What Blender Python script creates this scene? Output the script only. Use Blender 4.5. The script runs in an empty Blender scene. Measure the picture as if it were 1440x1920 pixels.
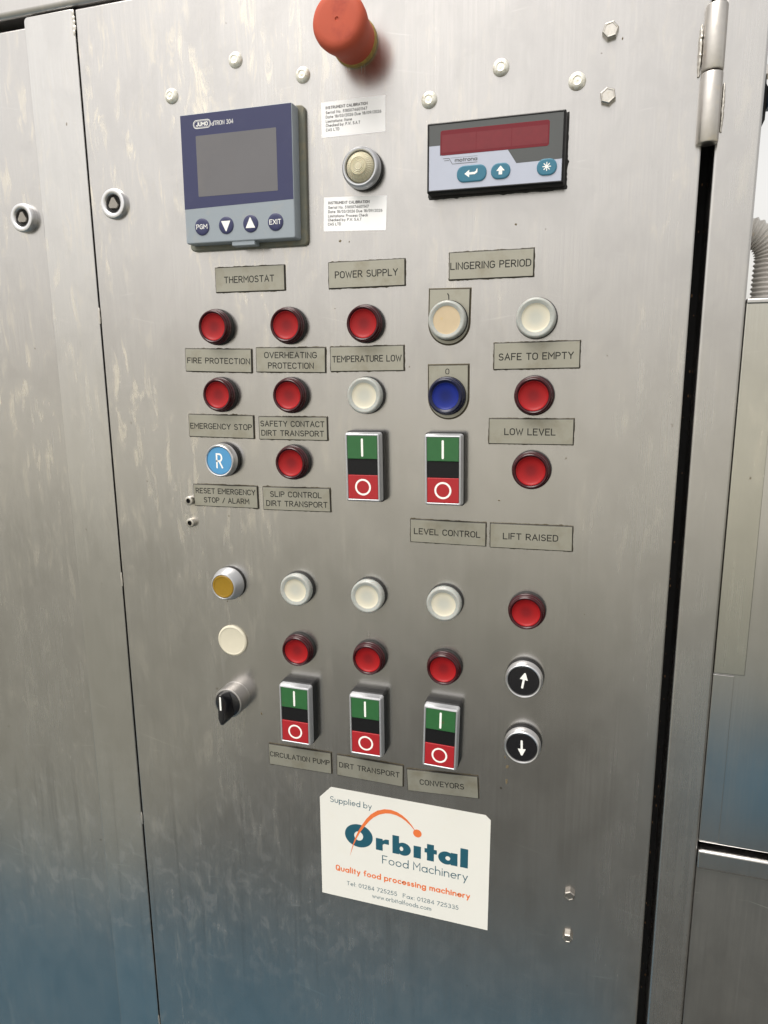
import bpy, bmesh, math, random
from mathutils import Vector, Matrix
R = math.radians
rnd = random.Random(7)

# ---------------------------------------------------------------- camera, world, sun, exposure
sc = bpy.context.scene
C = sc.collection
Z0 = 1.45            # the camera's height above the yard, metres; the door's front face is y = 0
cam_data = bpy.data.cameras.new('camera')
cam = bpy.data.objects.new('camera', cam_data); C.objects.link(cam)
cam_data.sensor_fit = 'VERTICAL'; cam_data.sensor_height = 24.0
cam_data.lens = 24.0 * 1331.0 / 1920.0
cam_data.clip_start = 0.02; cam_data.clip_end = 2000
Mx = ((0.95425163, 0.00835569, 0.29888796), (0.051278, 0.98022693, -0.19111706), (-0.29457494, 0.19770015, 0.93495468))
right = Vector((Mx[0][0], Mx[0][2], -Mx[0][1]))
up = -Vector((Mx[1][0], Mx[1][2], -Mx[1][1]))
back = -Vector((Mx[2][0], Mx[2][2], -Mx[2][1]))
cam.matrix_world = Matrix(((right.x, up.x, back.x, 0), (right.y, up.y, back.y, -0.545), (right.z, up.z, back.z, Z0), (0, 0, 0, 1)))
sc.camera = cam

SUN_EL, SUN_AZ = 60.0, 208.0
world = bpy.data.worlds.new('World'); sc.world = world; world.use_nodes = True
wn = world.node_tree; wn.nodes.clear()
sky = wn.nodes.new('ShaderNodeTexSky'); sky.sky_type = 'NISHITA'; sky.sun_disc = False
sky.sun_elevation = R(SUN_EL); sky.sun_rotation = R(SUN_AZ); sky.air_density = 1.5; sky.dust_density = 3.0; sky.ozone_density = 1.0
hsv = wn.nodes.new('ShaderNodeHueSaturation'); hsv.inputs['Saturation'].default_value = 0.10     # high thin overcast
tint = wn.nodes.new('ShaderNodeMix'); tint.data_type = 'RGBA'; tint.blend_type = 'MULTIPLY'; tint.inputs[0].default_value = 1.0
tint.inputs[7].default_value = (1.0, 0.965, 0.925, 1)
bg = wn.nodes.new('ShaderNodeBackground'); bg.inputs['Strength'].default_value = 0.130
wo = wn.nodes.new('ShaderNodeOutputWorld')
wn.links.new(sky.outputs[0], hsv.inputs['Color']); wn.links.new(hsv.outputs[0], tint.inputs[6])
wn.links.new(tint.outputs[2], bg.inputs['Color']); wn.links.new(bg.outputs[0], wo.inputs[0])

sun_d = bpy.data.lights.new('sun', 'SUN'); sun_d.energy = 1.45; sun_d.angle = R(40); sun_d.color = (1, 0.96, 0.9)
sun = bpy.data.objects.new('sun', sun_d); C.objects.link(sun)
sd = Vector((math.cos(R(SUN_EL)) * math.sin(R(SUN_AZ)), math.cos(R(SUN_EL)) * math.cos(R(SUN_AZ)), math.sin(R(SUN_EL))))
sun.rotation_euler = sd.to_track_quat('Z', 'Y').to_euler(); sun.location = (0, -2, 4)
sc.view_settings.view_transform = 'Standard'; sc.view_settings.look = 'None'
sc.view_settings.exposure = 0.66; sc.view_settings.gamma = 1.0
sc.cycles.max_bounces = 8

# ---------------------------------------------------------------- materials
def mat(name, col, rough=0.5, metal=0.0, coat=0.0, noise=0.0, nscale=300.0, bump=0.0, bscale=900.0, spec=0.5, sss=0.0, dirt=None, dirt_scale=60., dirt_lo=.55, dirt_hi=.7):
    m = bpy.data.materials.new(name); m.use_nodes = True
    nt = m.node_tree; b = nt.nodes['Principled BSDF']
    b.inputs['Base Color'].default_value = (*col, 1); b.inputs['Roughness'].default_value = rough
    b.inputs['Metallic'].default_value = metal; b.inputs['Coat Weight'].default_value = coat
    b.inputs['Coat Roughness'].default_value = 0.08; b.inputs['Specular IOR Level'].default_value = spec
    if sss:
        b.inputs['Subsurface Weight'].default_value = sss; b.inputs['Subsurface Radius'].default_value = (1, .5, .4); b.inputs['Subsurface Scale'].default_value = 0.003
    tc = nt.nodes.new('ShaderNodeTexCoord')
    n = nt.nodes.new('ShaderNodeTexNoise'); n.inputs['Scale'].default_value = nscale; n.inputs['Detail'].default_value = 6
    nt.links.new(tc.outputs['Object'], n.inputs['Vector'])
    cout = None
    if noise:
        mx = nt.nodes.new('ShaderNodeMix'); mx.data_type = 'RGBA'
        mx.inputs[6].default_value = (*[c * (1 - noise) for c in col], 1); mx.inputs[7].default_value = (*[min(1, c * (1 + noise)) for c in col], 1)
        nt.links.new(n.outputs['Fac'], mx.inputs[0]); cout = mx.outputs[2]
    if dirt:
        n2 = nt.nodes.new('ShaderNodeTexNoise'); n2.inputs['Scale'].default_value = dirt_scale; n2.inputs['Detail'].default_value = 8; n2.inputs['Roughness'].default_value = .65
        geo = nt.nodes.new('ShaderNodeNewGeometry'); nt.links.new(geo.outputs['Position'], n2.inputs['Vector'])
        rp = nt.nodes.new('ShaderNodeMapRange'); rp.inputs['From Min'].default_value = dirt_lo; rp.inputs['From Max'].default_value = dirt_hi
        rp.inputs['To Max'].default_value = 0.75
        nt.links.new(n2.outputs['Fac'], rp.inputs['Value'])
        m2 = nt.nodes.new('ShaderNodeMix'); m2.data_type = 'RGBA'; m2.inputs[7].default_value = (*dirt, 1)
        if cout: nt.links.new(cout, m2.inputs[6])
        else: m2.inputs[6].default_value = (*col, 1)
        nt.links.new(rp.outputs[0], m2.inputs[0]); cout = m2.outputs[2]
    if cout: nt.links.new(cout, b.inputs['Base Color'])
    mr = nt.nodes.new('ShaderNodeMapRange'); mr.inputs['To Min'].default_value = max(0.02, rough - 0.08); mr.inputs['To Max'].default_value = min(1, rough + 0.1)
    nt.links.new(n.outputs['Fac'], mr.inputs['Value']); nt.links.new(mr.outputs[0], b.inputs['Roughness'])
    if bump:
        n3 = nt.nodes.new('ShaderNodeTexNoise'); n3.inputs['Scale'].default_value = bscale; n3.inputs['Detail'].default_value = 4
        nt.links.new(tc.outputs['Object'], n3.inputs['Vector'])
        bp = nt.nodes.new('ShaderNodeBump'); bp.inputs['Strength'].default_value = bump; bp.inputs['Distance'].default_value = 0.0004
        nt.links.new(n3.outputs['Fac'], bp.inputs['Height']); nt.links.new(bp.outputs[0], b.inputs['Normal'])
    return m

def steel(name, col=(0.515, 0.503, 0.489), rough=0.235, seed=0.0, stain=1.0, aniso=0.5, blotch=1.0, wave=0.0):
    """brushed stainless sheet: vertical grain, mineral streaks, dried splashes, scratches"""
    m = bpy.data.materials.new(name); m.use_nodes = True
    nt = m.node_tree; N = nt.nodes; L = nt.links; b = N['Principled BSDF']
    geo = N.new('ShaderNodeNewGeometry')
    def noise(scale, detail=5, rough_=.55, dist=0.0, off=0.0):
        mp = N.new('ShaderNodeMapping'); mp.inputs['Scale'].default_value = scale; mp.inputs['Location'].default_value = (seed + off, 0, seed * 1.7 + off)
        n = N.new('ShaderNodeTexNoise'); n.inputs['Scale'].default_value = 1; n.inputs['Detail'].default_value = detail; n.inputs['Roughness'].default_value = rough_
        n.inputs['Distortion'].default_value = dist
        L.new(geo.outputs['Position'], mp.inputs['Vector']); L.new(mp.outputs[0], n.inputs['Vector']); return n.outputs['Fac']
    def rng(src, a, b_, lo=0.0, hi=1.0, smooth=True):
        r = N.new('ShaderNodeMapRange'); r.interpolation_type = 'SMOOTHSTEP' if smooth else 'LINEAR'
        r.inputs['From Min'].default_value = a; r.inputs['From Max'].default_value = b_; r.inputs['To Min'].default_value = lo; r.inputs['To Max'].default_value = hi
        L.new(src, r.inputs['Value']); return r.outputs[0]
    def mth(op, a, b_=None):
        x = N.new('ShaderNodeMath'); x.operation = op; x.use_clamp = op in ('ADD', 'MULTIPLY')
        for i, v in enumerate((a, b_)):
            if v is None: continue
            if isinstance(v, (int, float)): x.inputs[i].default_value = v
            else: L.new(v, x.inputs[i])
        return x.outputs[0]
    def mixc(f, a, b_):
        x = N.new('ShaderNodeMix'); x.data_type = 'RGBA'; L.new(f, x.inputs[0])
        for i, v in ((6, a), (7, b_)):
            if isinstance(v, tuple): x.inputs[i].default_value = (*v, 1)
            else: L.new(v, x.inputs[i])
        return x.outputs[2]
    sep = N.new('ShaderNodeSeparateXYZ'); L.new(geo.outputs['Position'], sep.inputs[0])
    grain = noise((2600, 60, 22), 4, .6)
    grain2 = noise((700, 30, 5), 4, .6, off=3.1)
    cloud = noise((7, 4, 3.2), 4, .55, off=8)
    streak = noise((120, 12, 26), 8, .64, .9, off=1.3)
    splash = noise((58, 8, 44), 6, .66, .5, off=5.7)
    speck = noise((260, 30, 170), 3, .5, off=11)
    lw = rng(sep.outputs['X'], -.16, -.34, .22, 1)
    # where limescale gathers: up by the controller, and in the splash zone low on the left
    m_st = mth('MULTIPLY', mth('MULTIPLY', rng(streak, .50, .66), rng(cloud, .36, .56)), mth('MULTIPLY', lw, rng(sep.outputs['Z'], Z0 - .25, Z0 + .05, .25, 1)))
    low = rng(sep.outputs['Z'], Z0 - .30, Z0 - .55, 0, 1)
    left = rng(sep.outputs['X'], -.05, -.35, .22, 1)
    fade = rng(sep.outputs['Z'], Z0 - .66, Z0 - .53, .08, 1)
    m_sp = mth('MULTIPLY', mth('MULTIPLY', rng(splash, .51, .60), low), mth('MULTIPLY', left, fade))
    m_sk = rng(speck, .70, .78)
    stain_m = mth('ADD', mth('MULTIPLY', m_st, .20 * stain), mth('ADD', mth('MULTIPLY', m_sp, .062 * blotch), mth('MULTIPLY', m_sk, 0.0)))
    colr = mixc(rng(grain2, .3, .7), tuple(c * .975 for c in col), tuple(min(1, c * 1.025) for c in col))
    colr = mixc(rng(grain, .25, .75), mixc(rng(grain, .25, .75), tuple(c * .94 for c in col), colr), colr)
    colr = mixc(mth('MULTIPLY', m_st, .8 * stain), colr, (.76, .70, .58))
    film = noise((34, 8, 20), 5, .58, .4, off=41)
    colr = mixc(rng(film, .35, .65), mixc(rng(film, .35, .65), tuple(c * .93 for c in col), colr), colr)
    drip = noise((85, 8, 2.4), 5, .6, .3, off=53)
    dz = mth('MULTIPLY', rng(sep.outputs['Z'], Z0 - .36, Z0 - .44, 0, 1), rng(sep.outputs['Z'], Z0 - .66, Z0 - .55, 0, 1))
    dripm = mth('MULTIPLY', mth('MULTIPLY', rng(drip, .54, .66), dz), left)
    colr = mixc(mth('MULTIPLY', dripm, .6), colr, tuple(c * .74 for c in col))
    # dark pin pricks
    pit = noise((150, 20, 150), 2, .4, off=17)
    colr = mixc(mth('MULTIPLY', rng(pit, .765, .80), .7), colr, (.16, .12, .08))
    def rnoise(scale, ang, off):
        mp = N.new('ShaderNodeMapping'); mp.vector_type = 'TEXTURE'; mp.inputs['Rotation'].default_value = (0, ang, 0)
        mp2 = N.new('ShaderNodeMapping'); mp2.inputs['Scale'].default_value = scale; mp2.inputs['Location'].default_value = (seed + off, 0, off)
        n = N.new('ShaderNodeTexNoise'); n.inputs['Scale'].default_value = 1; n.inputs['Detail'].default_value = 2; n.inputs['Distortion'].default_value = .3
        L.new(geo.outputs['Position'], mp.inputs['Vector']); L.new(mp.outputs[0], mp2.inputs['Vector']); L.new(mp2.outputs[0], n.inputs['Vector']); return n.outputs['Fac']
    s1 = mth('ADD', rng(rnoise((11, 3, 620), .22, 3.3), .70, .74), rng(rnoise((16, 3, 520), -.12, 9.1), .71, .75))
    s1 = mth('MULTIPLY', s1, rng(sep.outputs['Z'], Z0 - .15, Z0 - .45, .25, 1))
    colr = mixc(mth('MULTIPLY', s1, .45), colr, (.78, .77, .74))
    L.new(colr, b.inputs['Base Color'])
    L.new(mth('SUBTRACT', 1.0, stain_m), b.inputs['Metallic'])
    ro = mth('ADD', rng(grain2, .3, .7, rough - .015, rough + .02, False), mth('MULTIPLY', stain_m, .22))
    ro = mth('ADD', ro, rng(cloud, .35, .65, -.02, .03, False))
    ro = mth('ADD', ro, rng(film, .2, .8, -.02, .02, False))
    L.new(ro, b.inputs['Roughness'])
    b.inputs['Anisotropic'].default_value = aniso
    b.inputs['Anisotropic Rotation'].default_value = .25; tg = N.new('ShaderNodeTangent'); tg.direction_type = 'RADIAL'; tg.axis = 'Z'; L.new(tg.outputs[0], b.inputs['Tangent'])
    # fine relief: grain plus a few long hair scratches plus a very slow ripple of the sheet
    scr = noise((9, 9, 420), 2, .5, 2.2, off=23)
    hgt = mth('ADD', mth('MULTIPLY', grain, .5), mth('MULTIPLY', rng(scr, .72, .76), .25))
    bp = N.new('ShaderNodeBump'); bp.inputs['Strength'].default_value = .05; bp.inputs['Distance'].default_value = .00012
    L.new(hgt, bp.inputs['Height'])
    rip = noise((5.5, 3, 3.0), 2, .4, off=31)
    bp2 = N.new('ShaderNodeBump'); bp2.inputs['Strength'].default_value = 1.0; bp2.inputs['Distance'].default_value = .00018 + wave
    L.new(rip, bp2.inputs['Height']); L.new(bp.outputs[0], bp2.inputs['Normal']); L.new(bp2.outputs[0], b.inputs['Normal'])
    return m

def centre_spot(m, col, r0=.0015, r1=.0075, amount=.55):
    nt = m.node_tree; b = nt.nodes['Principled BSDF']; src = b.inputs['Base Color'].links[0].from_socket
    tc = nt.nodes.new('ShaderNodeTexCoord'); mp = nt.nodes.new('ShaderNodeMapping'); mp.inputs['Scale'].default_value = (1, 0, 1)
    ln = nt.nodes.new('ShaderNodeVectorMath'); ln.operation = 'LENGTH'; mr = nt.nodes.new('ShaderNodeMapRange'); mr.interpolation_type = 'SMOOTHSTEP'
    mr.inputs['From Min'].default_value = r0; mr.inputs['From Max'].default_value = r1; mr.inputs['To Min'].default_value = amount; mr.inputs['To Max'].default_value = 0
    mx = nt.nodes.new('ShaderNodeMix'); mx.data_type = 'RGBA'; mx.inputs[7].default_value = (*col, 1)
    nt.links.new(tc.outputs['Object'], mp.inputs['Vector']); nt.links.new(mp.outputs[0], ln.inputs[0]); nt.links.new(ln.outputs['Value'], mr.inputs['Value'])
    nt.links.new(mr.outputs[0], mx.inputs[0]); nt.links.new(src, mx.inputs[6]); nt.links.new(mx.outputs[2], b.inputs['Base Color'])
M = {}
M['door'] = steel('brushed steel of the door', seed=0.0)
M['door_left'] = steel('brushed steel of the left door', seed=4.0, stain=.8)
M['strip'] = steel('smoother steel of the cover strip', col=(.56, .55, .535), rough=.23, seed=9.0, stain=.45, blotch=1.0)
M['post'] = steel('steel of the frame post', rough=.25, seed=13.0, stain=.7)
M['lid'] = steel('steel of the lid', rough=.34, seed=17.0, stain=.8)
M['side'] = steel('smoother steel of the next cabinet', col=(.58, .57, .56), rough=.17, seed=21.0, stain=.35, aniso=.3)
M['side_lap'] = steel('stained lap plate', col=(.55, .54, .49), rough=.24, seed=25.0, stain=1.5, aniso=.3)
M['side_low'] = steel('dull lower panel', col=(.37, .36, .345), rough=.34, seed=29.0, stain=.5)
M['screw'] = mat('screw steel', (.58, .555, .51), .36, 1, noise=.25, nscale=1500, bump=.06, bscale=1800, dirt=(.42, .36, .24), dirt_scale=500)
M['rivet'] = mat('limed rivet', (.88, .85, .76), .42, .45, noise=.2, nscale=1200, bump=.2, bscale=1100, dirt=(.50, .44, .30), dirt_scale=450, dirt_lo=.5, dirt_hi=.66)
M['weld'] = mat('weld bead', (.60, .57, .52), .42, .9, noise=.3, nscale=900, bump=.1, bscale=900)
M['hinge'] = mat('hinge steel', (.56, .535, .50), .34, 1, noise=.12, nscale=240, bump=.05, bscale=700, dirt=(.66, .58, .46), dirt_scale=90)
M['chrome'] = mat('satin chrome', (.66, .66, .67), .30, .9, noise=.05, nscale=800)
M['silver_plastic'] = mat('silver painted plastic', (.50, .51, .53), .36, .6, noise=.06, nscale=900, bump=.02, bscale=1500)
M['black'] = mat('black plastic', (.007, .007, .008), .42, spec=.25, noise=.4, nscale=700, bump=.12, bscale=1200)
M['black_gloss'] = mat('glossy black plastic', (.006, .006, .008), .22, coat=.3, noise=.3, nscale=500)
M['rubber'] = mat('black rubber', (.016, .016, .015), .65, noise=.5, nscale=900, bump=.3)
M['dark'] = mat('dark cabinet inside', (.008, .008, .008), .9, noise=.3, nscale=120)
M['red_ring'] = mat('dark red lens wall', (.036, .0015, .004), .17, spec=.4, noise=.1, nscale=60)
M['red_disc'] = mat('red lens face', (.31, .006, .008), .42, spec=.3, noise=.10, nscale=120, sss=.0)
M['blue_ring'] = mat('dark blue lens wall', (.003, .005, .03), .26, coat=.12, spec=.35, noise=.2, nscale=50)
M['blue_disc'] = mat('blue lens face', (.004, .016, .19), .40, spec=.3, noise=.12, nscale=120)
M['white_ring'] = mat('milky lens wall', (.37, .385, .36), .26, coat=.2, noise=.05, nscale=200, sss=.25)
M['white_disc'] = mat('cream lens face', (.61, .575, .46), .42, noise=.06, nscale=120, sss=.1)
M['amber_disc'] = mat('yellowed lens face', (.54, .43, .28), .42, noise=.08, nscale=160, dirt=(.55, .40, .16), dirt_scale=120, dirt_lo=.6, dirt_hi=.72)
M['yellow'] = mat('mustard lens', (.27, .155, .003), .40, coat=.3, noise=.10, nscale=500)
M['cream_plug'] = mat('cream plastic plug', (.62, .58, .46), .5, noise=.04, nscale=200, bump=.08)
M['cyan'] = mat('sky blue cap', (.075, .28, .52), .42, noise=.05, nscale=220, dirt=(.10, .22, .26), dirt_scale=150, dirt_lo=.62, dirt_hi=.72)
M['white_print'] = mat('white print', (.86, .86, .82), .5, noise=.04, nscale=900)
M['green'] = mat('green button', (.022, .115, .034), .40, noise=.10, nscale=300, dirt=(.10, .05, .02), dirt_scale=170, dirt_lo=.64, dirt_hi=.72)
M['red'] = mat('red button', (.36, .012, .018), .40, noise=.08, nscale=300, dirt=(.10, .02, .01), dirt_scale=150, dirt_lo=.66, dirt_hi=.74)
M['estop'] = mat('faded red mushroom head', (.48, .092, .050), .60, spec=.25, noise=.08, nscale=120, bump=.12, bscale=500, dirt=(.36, .06, .04), dirt_scale=60, sss=.0)
M['estop_yellow'] = mat('yellow collar', (.36, .24, .05), .5, noise=.2, nscale=300, dirt=(.2, .12, .03), dirt_scale=250, dirt_lo=.45, dirt_hi=.6)
M['plate'] = mat('engraved laminate face', (.35, .34, .285), .46, .6, noise=.05, nscale=160, bump=.06, bscale=700, dirt=(.24, .215, .15), dirt_scale=45, dirt_lo=.50, dirt_hi=.75)
M['plate_core'] = mat('black laminate core', (.02, .019, .015), .6, noise=.4, nscale=600)
M['sealant'] = mat('grimy adhesive', (.075, .06, .032), .75, noise=.7, nscale=500, bump=.6)
M['ink'] = mat('engraved black', (.014, .013, .010), .7, noise=.6, nscale=900)
M['paper'] = mat('white label film', (.92, .92, .92), .42, noise=.02, nscale=60, dirt=(.84, .83, .80), dirt_scale=40, dirt_lo=.58, dirt_hi=.8)
M['paper_ink'] = mat('label ink', (.04, .04, .045), .6, noise=.2, nscale=900)
M['sticker'] = mat('white vinyl', (.72, .715, .665), .38, noise=.015, nscale=50, dirt=(.70, .68, .60), dirt_scale=30, dirt_lo=.56, dirt_hi=.8)
M['teal'] = mat('teal print', (.012, .085, .125), .42, noise=.08, nscale=300)
M['orange'] = mat('orange print', (.72, .17, .045), .42, noise=.06, nscale=300)
M['navy'] = mat('navy film', (.023, .027, .090), .40, noise=.06, nscale=120, dirt=(.030, .034, .095), dirt_scale=60)
M['pale_grey'] = mat('pale blue grey plastic', (.27, .31, .345), .42, noise=.03, nscale=160, dirt=(.30, .32, .33), dirt_scale=80)
M['screen'] = mat('unlit grey screen', (.118, .115, .122), .30, noise=.10, nscale=30, dirt=(.14, .13, .13), dirt_scale=25, coat=.2)
M['gasket'] = mat('grey green gasket', (.15, .155, .125), .6, noise=.15, nscale=200, dirt=(.20, .18, .12), dirt_scale=110, dirt_lo=.5, dirt_hi=.62)
M['dial_grey'] = mat('grey film', (.075, .080, .080), .45, noise=.04, nscale=200)
M['dial_white'] = mat('pale lilac film', (.44, .47, .56), .40, noise=.03, nscale=160)
M['led_window'] = mat('dark red display window', (.15, .006, .014), .34, noise=.08, nscale=60, spec=.35)
M['key_blue'] = mat('petrol blue key', (.028, .155, .235), .45, noise=.05, nscale=300)
M['lens_clear'] = mat('cream ribbed lens', (.60, .555, .40), .28, noise=.05, nscale=300, coat=.3, sss=.1)
M['debris'] = mat('dry debris', (.20, .11, .05), .9, noise=.5, nscale=900)
M['grime'] = mat('grime', (.14, .11, .06), .8, noise=.6, nscale=900)
M['hose'] = mat('grey corrugated hose', (.46, .44, .41), .42, noise=.08, nscale=90, dirt=(.50, .34, .16), dirt_scale=110, dirt_lo=.60, dirt_hi=.72)
M['blue_box'] = mat('blue plastic box', (.035, .085, .17), .4, noise=.1, nscale=200)
M['concrete'] = mat('yard concrete', (.19, .188, .155), .85, noise=.2, nscale=2.5, dirt=(.13, .13, .10), dirt_scale=1.2)
M['reflect_dark'] = mat('unseen dark reflector', (.044, .044, .036), .7, noise=.2, nscale=2.5)  # for the added ground sheet that darkens the steel's reflections
M['field'] = mat('far ground', (.44, .43, .37), .95, noise=.25, nscale=.8)
M['reflect_blue'] = mat('unseen blue reflector', (.010, .075, .125), .7, noise=.15, nscale=6)  # for added, unseen ground pieces that reflect blue in the steel

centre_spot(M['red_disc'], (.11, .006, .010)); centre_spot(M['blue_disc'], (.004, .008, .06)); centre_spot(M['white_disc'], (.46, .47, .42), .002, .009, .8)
# ---------------------------------------------------------------- mesh helpers (mm; h = height off the door towards the viewer)
def W(x, h, z): return Vector((x * .001, -h * .001, z * .001))
class B:
    def __init__(s): s.bm = bmesh.new()
    def face(s, pts):
        return s.bm.faces.new([s.bm.verts.new(p) for p in pts])
    def rings(s, rings, close=True, cap0=True, cap1=True, loop=False):
        vs = [[s.bm.verts.new(p) for p in r] for r in rings]
        n = len(vs[0])
        pairs = list(zip(vs, vs[1:])) + ([(vs[-1], vs[0])] if loop else [])
        for a, b in pairs:
            for i in range(n if close else n - 1):
                j = (i + 1) % n
                s.bm.faces.new((a[i], a[j], b[j], b[i]))
        if cap0 and not loop: s.bm.faces.new(vs[0][::-1])
        if cap1 and not loop: s.bm.faces.new(vs[-1])
        return s
    def lathe(s, prof, seg=64, cx=0, cz=0, cap0=True, cap1=True, sx=1.0):
        rings = []
        for r, h in prof:
            rings.append([W(cx + sx * r * math.cos(2 * math.pi * k / seg), h, cz + r * math.sin(2 * math.pi * k / seg)) for k in range(seg)])
        return s.rings(rings, cap0=cap0, cap1=cap1)
    def stack(s, out, steps, cap0=True, cap1=True, cx=0, cz=0):
        """out(inset) -> outline list of (x,z); steps: (inset, h)"""
        if cap1: steps = list(steps) + [(steps[-1][0] + .12, steps[-1][1])]
        return s.rings([[W(cx + x, h, cz + z) for x, z in out(i)] for i, h in steps], cap0=cap0, cap1=cap1)
    def make(s, name, m, parent=None, smooth=35, kind=None, recalc=True):
        if recalc: bmesh.ops.recalc_face_normals(s.bm, faces=s.bm.faces)
        me = bpy.data.meshes.new(name); s.bm.to_mesh(me); s.bm.free()
        if smooth:
            me.polygons.foreach_set('use_smooth', [True] * len(me.polygons)); me.set_sharp_from_angle(angle=R(smooth))
        me.materials.append(M[m] if isinstance(m, str) else m)
        o = bpy.data.objects.new(name, me); C.objects.link(o)
        if parent: o.parent = parent
        if kind: o['kind'] = kind
        return o
def rr(w, h, r, n=6):
    def f(i=0):
        a, b, q = w / 2 - i, h / 2 - i, max(r - i, .02); P = []
        for cx, cz, a0 in ((a - q, b - q, 0), (-a + q, b - q, 90), (-a + q, -b + q, 180), (a - q, -b + q, 270)):
            for k in range(n + 1):
                t = R(a0 + 90 * k / n); P.append((cx + q * math.cos(t), cz + q * math.sin(t)))
        return P
    return f
def box(x0, x1, z0, z1, h0, h1, bev=0.4, r=None, name=None, m=None, parent=None, kind=None, n=4):
    w, hh = x1 - x0, z1 - z0; r = bev if r is None else r
    out = rr(w, hh, max(r, .05), n); b = B()
    st = [(0, h0)] + [(bev * (1 - math.cos(R(a))), h1 - bev * (1 - math.sin(R(a)))) for a in (0, 30, 60, 90)] if bev > .01 else [(0, h0), (0, h1)]
    b.stack(out, st, cx=(x0 + x1) / 2, cz=(z0 + z1) / 2)
    return b.make(name, m, parent, kind=kind)
def thing(name, label, cat, x=0, z=0, h=0, rot=0, group=None, kind=None):
    o = bpy.data.objects.new(name, None); C.objects.link(o); o.empty_display_size = .01
    o.location = W(x, h, z) + Vector((0, 0, Z0)); o.rotation_euler = (0, -R(rot), 0)
    o['label'] = label; o['category'] = cat
    if group: o['group'] = group
    if kind: o['kind'] = kind
    return o
def copy_thing(src, x, z, h=0, rot=0, label=None):
    r = src.copy(); C.objects.link(r); r.location = W(x, h, z) + Vector((0, 0, Z0)); r.rotation_euler = (0, -R(rot), 0)
    if label: r['label'] = label
    for ch in list(src.children):
        c = ch.copy(); C.objects.link(c); c.parent = r
        for g in list(ch.children):
            d = g.copy(); C.objects.link(d); d.parent = c
    return r

# ---------------------------------------------------------------- stroke lettering
def arc(cx, cy, rx, ry, a0, a1, n=10): return [(cx + rx * math.cos(R(a0 + (a1 - a0) * k / n)), cy + ry * math.sin(R(a0 + (a1 - a0) * k / n))) for k in range(n + 1)]
G = {}   # glyph: (advance width, [polylines]) ; cap height 1, baseline 0
G['A'] = (.64, [[(0, 0), (.32, 1), (.64, 0)], [(.11, .34), (.53, .34)]])
G['B'] = (.56, [[(0, .5), (0, 1), (.32, 1)] + arc(.32, .76, .22, .24, 90, -90)[1:] + [(0, .52)], [(.32, .52)] + arc(.32, .26, .24, .26, 90, -90)[1:] + [(0, 0), (0, .5)]])
G['C'] = (.60, [arc(.30, .70, .30, .30, 20, 180, 8) + arc(.30, .30, .30, .30, 180, 340, 8)])
G['D'] = (.58, [[(0, 0), (0, 1), (.26, 1)] + arc(.26, .68, .32, .32, 90, 0, 6)[1:] + arc(.26, .32, .32, .32, 0, -90, 6) + [(0, 0)]])
G['E'] = (.52, [[(.52, 1), (0, 1), (0, 0), (.52, 0)], [(0, .52), (.42, .52)]])
G['F'] = (.52, [[(.52, 1), (0, 1), (0, 0)], [(0, .52), (.42, .52)]])
G['G'] = (.60, [arc(.30, .70, .30, .30, 30, 180, 8) + arc(.30, .30, .30, .30, 180, 360, 10) + [(.60, .46), (.34, .46)]])
G['H'] = (.58, [[(0, 0), (0, 1)], [(.58, 0), (.58, 1)], [(0, .52), (.58, .52)]])
G['I'] = (.04, [[(.02, 0), (.02, 1)]])
G['J'] = (.46, [[(.46, 1), (.46, .26)] + arc(.23, .24, .23, .24, 0, -170, 8)])
G['K'] = (.56, [[(0, 0), (0, 1)], [(.54, 1), (.02, .42)], [(.18, .58), (.56, 0)]])
G['L'] = (.50, [[(0, 1), (0, 0), (.50, 0)]])
G['M'] = (.70, [[(0, 0), (0, 1), (.35, .40), (.70, 1), (.70, 0)]])
G['N'] = (.58, [[(0, 0), (0, 1), (.58, 0), (.58, 1)]])
G['O'] = (.60, [arc(.30, .70, .30, .30, 0, 180, 10) + arc(.30, .30, .30, .30, 180, 360, 10) + [(.60, .70)]])
G['P'] = (.54, [[(0, 0), (0, 1), (.28, 1)] + arc(.28, .74, .26, .26, 90, -90)[1:] + [(0, .48)]])
G['Q'] = (.62, [G['O'][1][0], [(.36, .28), (.62, -.04)]])
G['R'] = (.58, [[(0, 0), (0, 1), (.28, 1)] + arc(.28, .74, .26, .26, 90, -90)[1:] + [(0, .48)], [(.26, .48), (.58, 0)]])
G['S'] = (.56, [arc(.29, .745, .255, .255, 35, 250, 10) + arc(.27, .265, .28, .265, 70, -145, 10)])
G['T'] = (.58, [[(0, 1), (.58, 1)], [(.29, 1), (.29, 0)]])
G['U'] = (.58, [[(0, 1), (0, .29)] + arc(.29, .29, .29, .29, 180, 360, 10) + [(.58, 1)]])
G['V'] = (.62, [[(0, 1), (.31, 0), (.62, 1)]])
G['W'] = (.86, [[(0, 1), (.22, 0), (.43, .8), (.64, 0), (.86, 1)]])
G['X'] = (.60, [[(0, 0), (.60, 1)], [(0, 1), (.60, 0)]])
G['Y'] = (.60, [[(0, 1), (.30, .46), (.60, 1)], [(.30, .46), (.30, 0)]])
G['Z'] = (.56, [[(0, 1), (.56, 1), (0, 0), (.56, 0)]])
G['/'] = (.42, [[(0, 0), (.42, 1)]]); G['.'] = (.06, [[(.03, 0), (.03, .05)]]); G[':'] = (.06, [[(.03, 0), (.03, .05)], [(.03, .55), (.03, .60)]]); G['-'] = (.3, [[(0, .42), (.3, .42)]])
G['0'] = (.52, [arc(.26, .5, .26, .5, 0, 360, 20)])
G['1'] = (.24, [[(0, .80), (.20, 1), (.20, 0)]])
G['2'] = (.50, [arc(.25, .74, .25, .26, 165, -30, 9) + [(0, 0), (.52, 0)]])
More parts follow.
